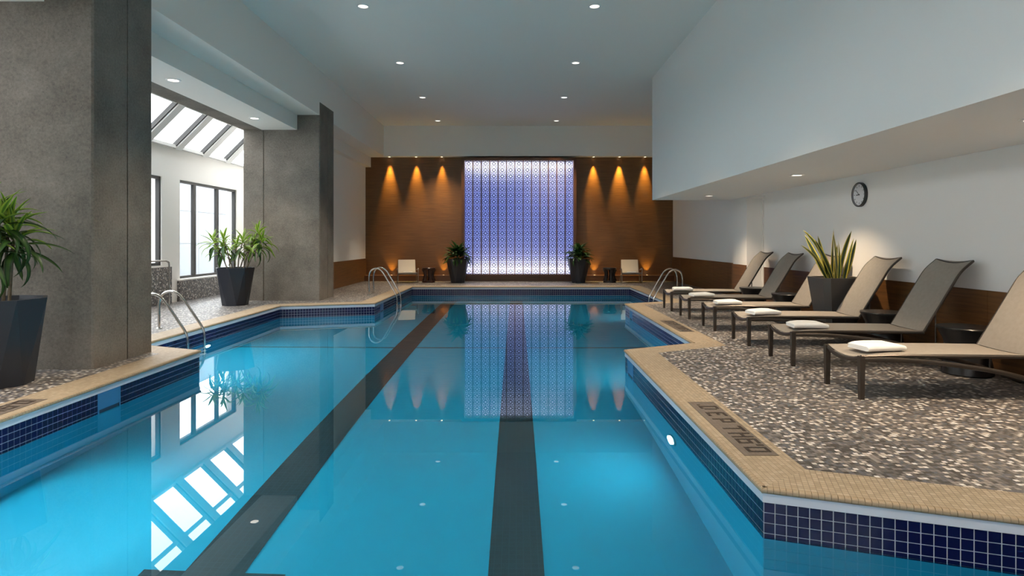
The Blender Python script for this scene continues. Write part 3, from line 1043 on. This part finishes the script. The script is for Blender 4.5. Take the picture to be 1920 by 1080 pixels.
# ------------------------------------------------------------------ loungers, towels, drum tables
def make_lounger():
    t = thing('sun_lounger', 'x', 'sun lounger', (0, 0, 0), 0, 'loungers in the row along the right wall')
    hw = 0.295
    for s in (-1, 1):
        lg = MB()
        rs = []
        for z, a in ((0.0, 0.019), (0.36, 0.024), (0.385, 0.022)):
            rs.append([(-a, s * hw - a, z), (a, s * hw - a, z), (a, s * hw + a, z), (-a, s * hw + a, z)])
        lg.rings(rs)
        lg.build('leg', M['bronze'], t)
        MB().tube(smooth_path([(0.0, s * hw, 0.375), (0.35, s * hw, 0.385), (0.8, s * hw, 0.378), (1.47, s * hw, 0.372)], 4), 0.016, 8, 0.016).build('seat_rail', M['bronze'], t, True)
        MB().tube(smooth_path([(0.02, s * (hw + .012), 0.352), (0.35, s * (hw + .02), 0.350), (0.75, s * (hw + .02), 0.315), (1.15, s * (hw + .02), 0.255),
                               (1.45, s * (hw + .02), 0.185), (1.72, s * (hw + .02), 0.095), (1.92, s * (hw + .02), 0.014)], 4), 0.017, 8, 0.022).build('bow_frame', M['bronze'], t, True)
        MB().tube(smooth_path([(q[0], s * hw, q[1]) for q in BACK], 4), 0.014, 8).build('back_rail', M['bronze'], t, True)
        MB().tube([(1.61, s * (hw - .01), 0.60), (1.60, s * (hw + .005), 0.14)], 0.009, 8).build('strut', M['bronze'], t, True)
    foot = smooth_path([(0.0, -hw, 0.372), (-0.005, -hw * .6, 0.335), (-0.008, 0, 0.320), (-0.005, hw * .6, 0.335), (0.0, hw, 0.372)], 5)
    MB().tube(foot, 0.015, 8, 0.02).build('foot_bar', M['bronze'], t, True)
    MB().tube([(1.92, -hw - .02, 0.016), (1.92, hw + .02, 0.016)], 0.015, 8).build('rear_bar', M['bronze'], t, True)
    MB().tube([(1.47, -hw, 0.365), (1.47, hw, 0.365)], 0.013, 8).build('hinge_bar', M['bronze'], t, True)
    tp = smooth_path([(BACK[-1][0], -hw, BACK[-1][1]), (BACK[-1][0] - .008, 0, BACK[-1][1] - .03), (BACK[-1][0], hw, BACK[-1][1])], 6)
    MB().tube(tp, 0.013, 8).build('head_bar', M['bronze'], t, True)
    # slings with a slight sag across their width
    def sling(path, name, sag, sag0=0.0):
        g, nu, nv = MB(), len(path), 9
        top, bot = [], []
        for i, (x, z, nxx, nzz) in enumerate(path):
            f = i / (nu - 1)
            for j in range(nv):
                v = -1 + 2 * j / (nv - 1)
                sg = (sag * (1 - 0.0 * f) + sag0 * max(0, 1 - f * 6)) * (1 - v * v)
                top.append((x - nxx * sg, v * hw, z - nzz * sg))
                bot.append((x - nxx * (sg + .006), v * hw, z - nzz * (sg + .006)))
        g.v = top + bot
        N = nu * nv
        for i in range(nu - 1):
            for j in range(nv - 1):
                a = i * nv + j
                g.f.append((a, a + nv, a + nv + 1, a + 1))
                g.f.append((N + a, N + a + 1, N + a + nv + 1, N + a + nv))
        for i in range(nu - 1):
            for j in (0, nv - 1):
                a, b = i * nv + j, (i + 1) * nv + j
                g.f.append((a, b, N + b, N + a) if j else (a, N + a, N + b, b))
        for i in (0, nu - 1):
            for j in range(nv - 1):
                a = i * nv + j
                g.f.append((a, a + 1, N + a + 1, N + a) if i == 0 else (a, N + a, N + a + 1, a + 1))
        g.build(name, M['sling'], t, True)
    seat = [(0.01 + 1.44 * k / 14, 0.392 + 0.008 * math.sin(PI * k / 14), 0, 1) for k in range(15)]
    sling(seat, 'seat_sling', 0.012, 0.036)
    bp2 = smooth_path([(q[0], 0, q[1]) for q in BACK], 4)
    pth = []
    for k, p in enumerate(bp2):
        d = (bp2[min(k + 1, len(bp2) - 1)] - bp2[max(k - 1, 0)]).normalized()
        pth.append((p.x - d.z * 0.012, p.z + d.x * 0.012, -d.z, d.x))
    sling(pth, 'back_sling', 0.025)
    return t

BACK = [(1.475, 0.385), (1.62, 0.62), (1.77, 0.865), (1.89, 1.05), (2.03, 1.175)]
lab = ['taupe sling lounger nearest the viewer with a folded towel',
       'taupe sling lounger second from the viewer, beside the round black drum table',
       'taupe sling lounger just before the snake plant, third from the viewer',
       'taupe sling lounger just beyond the snake plant, fourth from the viewer',
       'taupe sling lounger second from the far end of the row',
       'taupe sling lounger at the far end of the row by the doorway']
L_Y = [5.67, 7.11, 8.42, 9.76, 11.15, 12.44]
L_X = [3.05, 3.10, 3.11, 3.09, 3.09, 3.10]
proto = make_lounger()
pos = ['nearest', 'second', 'third', 'fourth', 'fifth', 'farthest']
for k in range(6):
    o = proto if k == 0 else copy_tree(proto)
    o.location = (L_X[k], L_Y[k], 0)
    o.rotation_euler = (0, 0, math.radians([0, 0.3, -0.3, 0.2, -0.2, 0.4][k]))
    o['label'] = lab[k]

def make_towel(seed):
    """folded towel: three layers wrapped round one long edge"""
    rr = random.Random(seed)
    L, W, H = 0.28, 0.38, 0.058
    # section in (x, z): outer wrap with a fold line on the open side
    pts = []
    lay = H / 3
    for k in range(9):
        a = PI / 2 + PI * k / 8
        pts.append((-L / 2 + 0.03 + 0.034 * math.cos(a), H / 2 + H / 2 * math.sin(a)))
    for z0 in (0.0, lay, 2 * lay):
        for k in range(5):
            a = -PI / 2 + PI * k / 4
            pts.append((L / 2 - 0.012 + 0.014 * math.cos(a) * (1.0 if z0 != lay else 0.7), z0 + lay / 2 + lay * 0.47 * math.sin(a)))
    rings = []
    ny = 11
    for j in range(ny):
        v = -1 + 2 * j / (ny - 1)
        sq = (1 - abs(v) ** 8 * 0.25)
        ph = rr.uniform(-.003, .003)
        rings.append([(x * (0.985 + 0.015 * sq) + ph, v * W / 2, z * sq * (1 + 0.04 * math.sin(3 * v + seed)) + (0.004 if z > H / 2 else 0) * math.sin(5 * x / L + 2 * v)) for x, z in pts])
    return MB().rings(rings).mesh('folded_towel', M['towel'], True)
for k in range(6):
    o = link('folded_towel', make_towel(k), None, (L_X[k] + 0.30, L_Y[k] - 0.02 + 0.02 * (k % 2), 0.397), (0, 0, math.radians(90 + [8, -5, 6, -4, 5, -7][k])))
    tag(o, 'folded white towel on the %s lounger from the viewer' % pos[k], 'towel', 'folded towels on the loungers')

drum = MB().lathe([(0.001, 0.0), (0.225, 0.0), (0.235, 0.012), (0.222, 0.10), (0.200, 0.20), (0.196, 0.27), (0.212, 0.36), (0.252, 0.44), (0.270, 0.475)], 40)
drum_me = drum.mesh('drum_base', M['black'], True)
dtop_me = MB().lathe([(0.255, 0.470), (0.274, 0.476), (0.278, 0.488), (0.272, 0.498), (0.001, 0.500)], 40).mesh('table_top', M['black'], True)
for k, (x, y, lb_) in enumerate(((4.76, 6.42, 'round black drum side table beside the nearest lounger'),
                                 (4.70, 7.77, 'black drum side table between the second and third loungers'),
                                 (4.68, 10.46, 'black drum side table between the fourth and fifth loungers'),
                                 (4.62, 11.80, 'black drum side table between the two farthest loungers'))):
    o = thing('drum_table', lb_, 'side table', (x, y, 0), 0, 'black drum tables between the loungers')
    link('drum_base', drum_me, o)
    link('table_top', dtop_me, o)

# ------------------------------------------------------------------ wall clock
clk = thing('wall_clock', 'round white wall clock with black rim above the loungers', 'clock', (XR2, 9.26, 2.107))
def facing(mb_):                     # lathe axis z -> towards -x
    mb_.v = [(-v[2], -v[0], v[1]) for v in mb_.v]
    return mb_
facing(MB().lathe([(0.150, 0.001), (0.186, 0.001), (0.186, 0.042), (0.178, 0.050), (0.170, 0.048)], 48, ring=True)).build('rim', M['clockrim'], clk, True)
facing(MB().lathe([(0.172, 0.030), (0.173, 0.047), (0.166, 0.047), (0.162, 0.026)], 48, ring=True)).build('bezel', M['clocksilver'], clk, True)
facing(MB().lathe([(0.001, 0.010), (0.170, 0.010), (0.170, 0.027), (0.001, 0.027)], 48)).build('face', M['clockface'], clk)
for k in range(12):
    a = k * PI / 6
    tk = MB().box(-0.0285, -0.027, -0.004, 0.004, 0.118, 0.146)
    tk.v = [(v[0], v[1] * math.cos(a) - v[2] * math.sin(a), v[1] * math.sin(a) + v[2] * math.cos(a)) for v in tk.v]
    tk.build('hour_mark', M['clockrim'], clk)
for nm, ang, ln, wd, dp in (('hour_hand', 8.86 / 12, 0.075, 0.007, 0.031), ('minute_hand', 52 / 60, 0.115, 0.005, 0.033)):
    a = -ang * 2 * PI                # viewed from the room, clockwise = towards the viewer's right (-y)
    hd_ = MB().box(-dp - 0.001, -dp, -wd, wd, -0.02, ln)
    hd_.v = [(v[0], v[1] * math.cos(a) + v[2] * -math.sin(-a) * 1.0, v[1] * math.sin(a) * -1 + v[2] * math.cos(a)) for v in hd_.v]
    hd_.build(nm, M['clockrim'], clk)
facing(MB().lathe([(0.001, 0.027), (0.009, 0.027), (0.009, 0.036), (0.001, 0.036)], 12)).build('hub', M['clockrim'], clk)

# ------------------------------------------------------------------ pool ladders
def ladder(edge_x, y0, side, label, hs=1.0):
    """side +1: the pool lies towards +x of the edge"""
    o = thing('pool_ladder', label, 'pool ladder', (edge_x, y0, 0), 0, 'stainless pool ladders')
    for dy in (0.0, 0.5):
        pts = smooth_path([(-0.64, dy, 0.0), (-0.64, dy, 0.25), (-0.635, dy, 0.50), (-0.58, dy, 0.635), (-0.46, dy, 0.69), (-0.34, dy, 0.645), (-0.25, dy, 0.54),
                           (-0.05, dy, 0.20), (0.05, dy, 0.02), (0.085, dy, -0.12), (0.09, dy, -0.40), (0.09, dy, -1.10)], 5)
        rl = MB().tube([(p.x * side, p.y, p.z * (hs if p.z > 0 else 1)) for p in pts], 0.021, 12).build('rail', M['steel'], o, True)
        MB().lathe([(0.021, 0.0), (0.05, 0.0), (0.045, 0.012), (0.021, 0.018)], 20, (-0.64 * side, dy, 0), True).build('flange', M['steel'], rl, True)
    for z in (-0.45, -0.72, -0.99):
        MB().box(side * 0.05, side * 0.13, 0.0, 0.5, z - 0.012, z + 0.012).build('step', M['strip'], o)
    return o

ladder(-5.10, 9.27, 1, 'stainless pool ladder beside the near concrete column', 0.86)
ladder(-3.19, 15.80, 1, 'stainless pool ladder at the far left before the lounge chair')
ladder(3.49, 15.10, -1, 'stainless pool ladder at the far right beyond the loungers')
# grab rail by the plinth under the windows
gr = MB().tube(smooth_path([(-7.48, 13.1, 0.0), (-7.48, 13.1, 0.45), (-7.48, 13.1, 0.88), (-7.49, 13.06, 0.96), (-7.52, 12.95, 0.98), (-7.55, 12.3, 0.98), (-7.58, 11.7, 0.98),
                            (-7.59, 11.58, 0.95), (-7.6, 11.55, 0.86), (-7.6, 11.55, 0.45), (-7.6, 11.55, 0.0)], 4), 0.02, 10).build('grab_rail', M['steel'], None, True)
tag(gr, 'stainless grab rail standing before the plinth under the left window', 'handrail')

# ------------------------------------------------------------------ planters and plants
def facet_pot(name, label, loc, rt, rb, h_, rz, mat, cat='planter', twist=True, sides=8, group=None):
    o = thing(name, label, cat, loc, rz, group)
    mb_ = MB()
    if twist:
        top = [(rt * math.cos(2 * PI * k / sides), rt * math.sin(2 * PI * k / sides), h_) for k in range(sides)]
        bot = [(rb * math.cos(2 * PI * (k + .5) / sides), rb * math.sin(2 * PI * (k + .5) / sides), 0) for k in range(sides)]
    else:
        def sq(r, z):
            c_ = 0.26 * r
            return [(r, -r + c_, z), (r, r - c_, z), (r - c_, r, z), (-r + c_, r, z), (-r, r - c_, z), (-r, -r + c_, z), (-r + c_, -r, z), (r - c_, -r, z)]
        top, bot = sq(rt, h_), sq(rb, 0)
        sides = 8
    inn = [(p[0] * 0.91, p[1] * 0.91, h_) for p in top]
    inl = [(p[0] * 0.88, p[1] * 0.88, h_ - 0.07) for p in top]
    mb_.v = top + bot + inn + inl
    S = sides
    for k in range(S):
        j = (k + 1) % S
        if twist:
            mb_.f += [(k, S + k, j), (j, S + k, S + j)]
        else:
            mb_.f += [(k, S + k, S + j, j)]
        mb_.f += [(k, j, 2 * S + j, 2 * S + k), (2 * S + k, 2 * S + j, 3 * S + j, 3 * S + k)]
    mb_.f.append(tuple(range(S, 2 * S))[::-1])
    if twist:
        mb_.f = [f[::-1] if len(f) == 3 else f for f in mb_.f]
    mb_.build('pot', mat, o)
    sl = MB()
    sl.v = [(0, 0, h_ - 0.055)] + [(p[0] * .99, p[1] * .99, h_ - 0.065) for p in inl]
    sl.f = [(0, 1 + k, 1 + (k + 1) % S) for k in range(S)]
    sl.build('soil', M['soil'], o)
    return o

def leaf_mesh(name, mat, L, W, bend, fold=0.25, seg=9, tip=1.6, base=0.25, wave=0.0, twist=0.0):
    """strap leaf from the origin along +x, arching down by 'bend' radians over its length"""
    m_ = MB()
    m_.uv = []
    x = z = 0.0
    ang = 0.0
    for i in range(seg + 1):
        t = i / seg
        w_ = W / 2 * (base + (1 - base) * min(1, t * 3.2)) * max(0.0, 1 - t ** tip) ** 0.7
        if i == seg:
            w_ = 0.0008
        zz = z + wave * math.sin(t * 9)
        tw = twist * t
        up = w_ * fold
        for s, u in ((-1, 0.0), (0, 0.5), (1, 1.0)):
            yy, dz_ = s * w_, abs(s) * up
            yy2 = yy * math.cos(tw) - dz_ * math.sin(tw)
            zz2 = yy * math.sin(tw) + dz_ * math.cos(tw)
            m_.v.append((x - math.sin(ang) * zz2, yy2, zz + math.cos(ang) * zz2))
            m_.uv.append((u, t))
        d = L / seg
        ang = -bend * (t ** 1.25)
        x += d * math.cos(ang)
        z += d * math.sin(ang)
    for i in range(seg):
        for j in (0, 1):
            a = i * 3 + j
            m_.f.append((a, a + 3, a + 4, a + 1))
    return m_.mesh(name, mat, True)

def put_leaf(me, parent, loc, az, pitch, roll, s):
    q = Matrix.Rotation(az, 4, 'Z') @ Matrix.Rotation(-pitch, 4, 'Y') @ Matrix.Rotation(roll, 4, 'X')
    o = link('leaf', me, parent, loc, None, (s, s, s))
    o.rotation_euler = q.to_euler()
    return o

lime = [leaf_mesh('leaf', M['leaf_lime'], 0.44, 0.085, b, 0.35) for b in (0.5, 1.1, 1.7)]
dark = [leaf_mesh('leaf', M['leaf_shaded'], 0.48, 0.085, b, 0.35) for b in (0.9, 1.5, 2.1)]

def dracaena(pot, heads, h_pot, scale, per_head, seed, stem_r=0.014, shaded_share=0.35):
    rr = random.Random(seed)
    for hx, hy, hz in heads:
        bx, by = hx * 0.28 + rr.uniform(-.05, .05), hy * 0.28 + rr.uniform(-.05, .05)
        mid = ((bx + hx) / 2 + rr.uniform(-.03, .03) - 0.12 * (hx - bx), (by + hy) / 2, (h_pot - .08 + hz) / 2)
        MB().tube(smooth_path([(bx, by, h_pot - 0.1), mid, (hx, hy, hz)], 5), [stem_r * (1 - 0.03 * k) for k in range(11)], 8).build('stem', M['cane'], pot, True)
        for k in range(per_head):
            f = k / (per_head - 1)                     # 0 = lowest leaf, 1 = newest at the top
            az = k * 2.399 + rr.uniform(-.3, .3)
            pit = math.radians(-30 + 105 * f + rr.uniform(-8, 8))
            z = hz - 0.20 * (1 - f) * scale + 0.03 * f
            if f < shaded_share:
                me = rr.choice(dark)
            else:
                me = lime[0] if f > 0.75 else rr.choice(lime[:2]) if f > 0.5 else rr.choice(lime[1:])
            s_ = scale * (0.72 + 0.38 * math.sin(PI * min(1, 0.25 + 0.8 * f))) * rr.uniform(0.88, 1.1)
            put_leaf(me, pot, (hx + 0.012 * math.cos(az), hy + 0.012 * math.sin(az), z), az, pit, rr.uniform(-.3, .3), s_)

near = facet_pot('potted_dracaena', 'large dark faceted planter with a leafy dracaena at the left edge', (-5.05, 5.93, 0), 0.41, 0.275, 0.84, 0.25, M['pot'], 'potted plant')
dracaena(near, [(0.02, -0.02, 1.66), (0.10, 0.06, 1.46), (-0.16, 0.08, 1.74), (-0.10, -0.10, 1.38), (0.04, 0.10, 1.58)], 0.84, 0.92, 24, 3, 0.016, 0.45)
pot2 = facet_pot('potted_dracaena', 'black faceted planter with bright lime dracaena before the far column', (-6.16, 13.33, 0), 0.41, 0.265, 0.82, 0.12, M['pot'], 'potted plant')
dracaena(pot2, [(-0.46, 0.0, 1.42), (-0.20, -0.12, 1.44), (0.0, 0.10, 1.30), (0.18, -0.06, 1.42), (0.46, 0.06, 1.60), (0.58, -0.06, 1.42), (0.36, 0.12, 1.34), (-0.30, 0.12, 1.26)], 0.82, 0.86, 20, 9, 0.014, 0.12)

lily = [leaf_mesh('leaf', M['leaf_lily'], 0.44, 0.125, b, 0.22, tip=2.2, base=0.12) for b in (0.7, 1.3, 1.9)]
for k, (x, lb_) in enumerate(((-1.97, 'black faceted planter with bushy green plant left of the blue screen'),
                              (2.10, 'black faceted planter with bushy green plant right of the blue screen'))):
    p = facet_pot('potted_lily', lb_, (x, 20.45, 0), 0.385, 0.235, 0.80, 0.2 + 0.35 * k, M['pot'], 'potted plant', group='planters beside the screen')
    rr = random.Random(20 + k)
    for q in range(84):
        f = q / 83
        az = q * 2.399 + rr.uniform(-.2, .2)
        pit = math.radians(-12 + 92 * f ** 0.8 + rr.uniform(-10, 10))
        put_leaf(rr.choice(lily), p, (0.16 * math.cos(az) * (1 - f), 0.16 * math.sin(az) * (1 - f), 0.80 + 0.20 * f + rr.uniform(-.03, .05)), az, pit, rr.uniform(-.4, .4), rr.uniform(0.85, 1.15))
    MB().tube([(0, 0, 0.70), (0, 0, 1.02)], 0.03, 8).build('stem', M['cane'], p, True)

snake = facet_pot('potted_snake_plant', 'grey square planter with upright yellow edged snake plant between loungers', (4.78, 9.10, 0), 0.315, 0.20, 0.86, 0.0, M['pot2'], 'potted plant', twist=False)
sn = [leaf_mesh('leaf', M['leaf_snake'], 0.80, 0.085, b, 0.18, 10, 3.0, 0.45, 0.0, tw) for b, tw in ((0.12, 0.9), (0.3, -0.8), (0.05, 0.4))]
rr = random.Random(5)
spec = [(-0.10, 0.02, 120, 62, 1.0), (-0.06, -0.06, 190, 70, 0.85), (-0.02, 0.05, 60, 82, 1.02), (0.03, 0.0, 100, 84, 0.95), (0.07, 0.04, 20, 80, 0.98), (0.10, -0.04, 330, 74, 0.82),
        (-0.13, -0.03, 180, 64, 0.55), (0.0, -0.08, 260, 80, 0.8), (0.05, 0.09, 70, 85, 0.7), (0.12, 0.05, 10, 72, 0.6), (-0.05, 0.10, 150, 78, 0.88), (0.02, -0.03, 300, 86, 0.55),
        (0.08, -0.08, 350, 80, 0.85), (-0.08, 0.06, 200, 76, 0.6)]
for (x, y, az, pit, s_) in spec:
    put_leaf(rr.choice(sn), snake, (x, y, 0.79), math.radians(az), math.radians(pit), rr.uniform(0, 6.28), s_)
bent = [leaf_mesh('leaf', M['leaf_snake'], 0.90, 0.10, b, 0.18, 10, 3.0, 0.4, 0.0, 0.4) for b in (0.75, 0.65)]
put_leaf(bent[0], snake, (-0.12, 0.0, 0.79), PI, math.radians(70), 0.1, 0.78)
put_leaf(bent[1], snake, (-0.06, 0.03, 0.79), PI + 0.1, math.radians(76), -0.1, 1.0)

# ------------------------------------------------------------------ lounge chairs and stump tables at the wood wall
def lounge_chair(label, loc, rz):
    o = thing('lounge_chair', label, 'armchair', loc, rz, 'cream lounge chairs at the wood wall')
    for s in (-1, 1):                # local -y is the front of the chair
        pts = smooth_path([(s * .33, -.34, 0.015), (s * .33, -.35, 0.25), (s * .335, -.34, 0.42), (s * .34, -.26, 0.475), (s * .34, 0.0, 0.455), (s * .335, 0.22, 0.42)], 4)
        MB().tube(pts, 0.016, 8, 0.022).build('arm', M['chairwood'], o, True)
        MB().tube([(s * .33, -.34, 0.018), (s * .33, 0.34, 0.018)], 0.014, 8).build('runner', M['chairwood'], o, True)
        MB().tube(smooth_path([(s * .30, -.36, 0.34), (s * .30, 0.0, 0.255), (s * .30, 0.20, 0.27), (s * .29, 0.32, 0.50), (s * .28, 0.40, 0.74)], 4), 0.014, 8).build('side_rail', M['chairwood'], o, True)
        MB().tube([(s * .33, 0.33, 0.02), (s * .31, 0.20, 0.27)], 0.014, 8).build('leg', M['chairwood'], o, True)
    MB().tube([(-.33, -.34, 0.33), (.33, -.34, 0.33)], 0.012, 8).build('front_bar', M['chairwood'], o, True)
    def pad(path, nm):
        P = smooth_path(path, 5)
        g = MB()
        rs = []
        for p in P:
            rs.append([(-.285, p.y, p.z + .006), (.285, p.y, p.z + .006), (.285, p.y + .004, p.z - .012), (-.285, p.y + .004, p.z - .012)])
        g.rings(rs)
        g.build(nm, M['cream'], o, True)
    pad([(0, -.36, 0.35), (0, -.1, 0.285), (0, 0.17, 0.27)], 'seat_sling')
    pad([(0, 0.185, 0.28), (0, 0.30, 0.50), (0, 0.385, 0.755)], 'back_sling')
    return o

lounge_chair('cream sling lounge chair left of the brown carved table', (-3.68, 20.55, 0), math.radians(14))
lounge_chair('cream sling lounge chair right of the black carved table', (3.87, 20.55, 0), math.radians(-4))
for k, (x, y) in enumerate(((-3.68, 20.45), (3.86, 20.45))):
    o = link('folded_towel', make_towel(20 + k), None, (x + (0.03 if k == 0 else 0), y, 0.315), (math.radians(-8), 0, math.radians(14 if k == 0 else -4)))
    o.scale = (1.05, 0.8, 0.9)
    tag(o, 'folded white towel on the %s lounge chair by the wood wall' % ('left' if k == 0 else 'right'), 'towel', 'folded towels on the lounge chairs')

def stump_table(label, loc, mat, rz):
    o = thing('stump_table', label, 'side table', loc, rz, 'carved tables at the wood wall')
    MB().lathe([(0.001, 0.44), (0.215, 0.44), (0.228, 0.455), (0.226, 0.49), (0.215, 0.50), (0.001, 0.50)], 32).build('table_top', mat, o, True)
    MB().lathe([(0.001, 0.0), (0.215, 0.0), (0.218, 0.03), (0.20, 0.055), (0.001, 0.055)], 32).build('base', mat, o, True)
    for k in range(5):
        a = 2 * PI * k / 5
        pts = [(r * math.cos(a), r * math.sin(a), z) for r, z in ((0.185, 0.04), (0.155, 0.13), (0.135, 0.24), (0.15, 0.35), (0.19, 0.45))]
        MB().tube(smooth_path(pts, 3), [0.075, .066, .06, .056, .053, .05, .05, .053, .056, .06, .066, .07, .075], 8, 0.035).build('stave', mat, o, True)
    return o

stump_table('reddish brown carved stump table between lounge chair and planter', (-2.97, 20.6, 0), M['stump'], 0.3)
stump_table('black carved stump table between planter and lounge chair', (3.16, 20.6, 0), M['stump_dk'], 0.0)
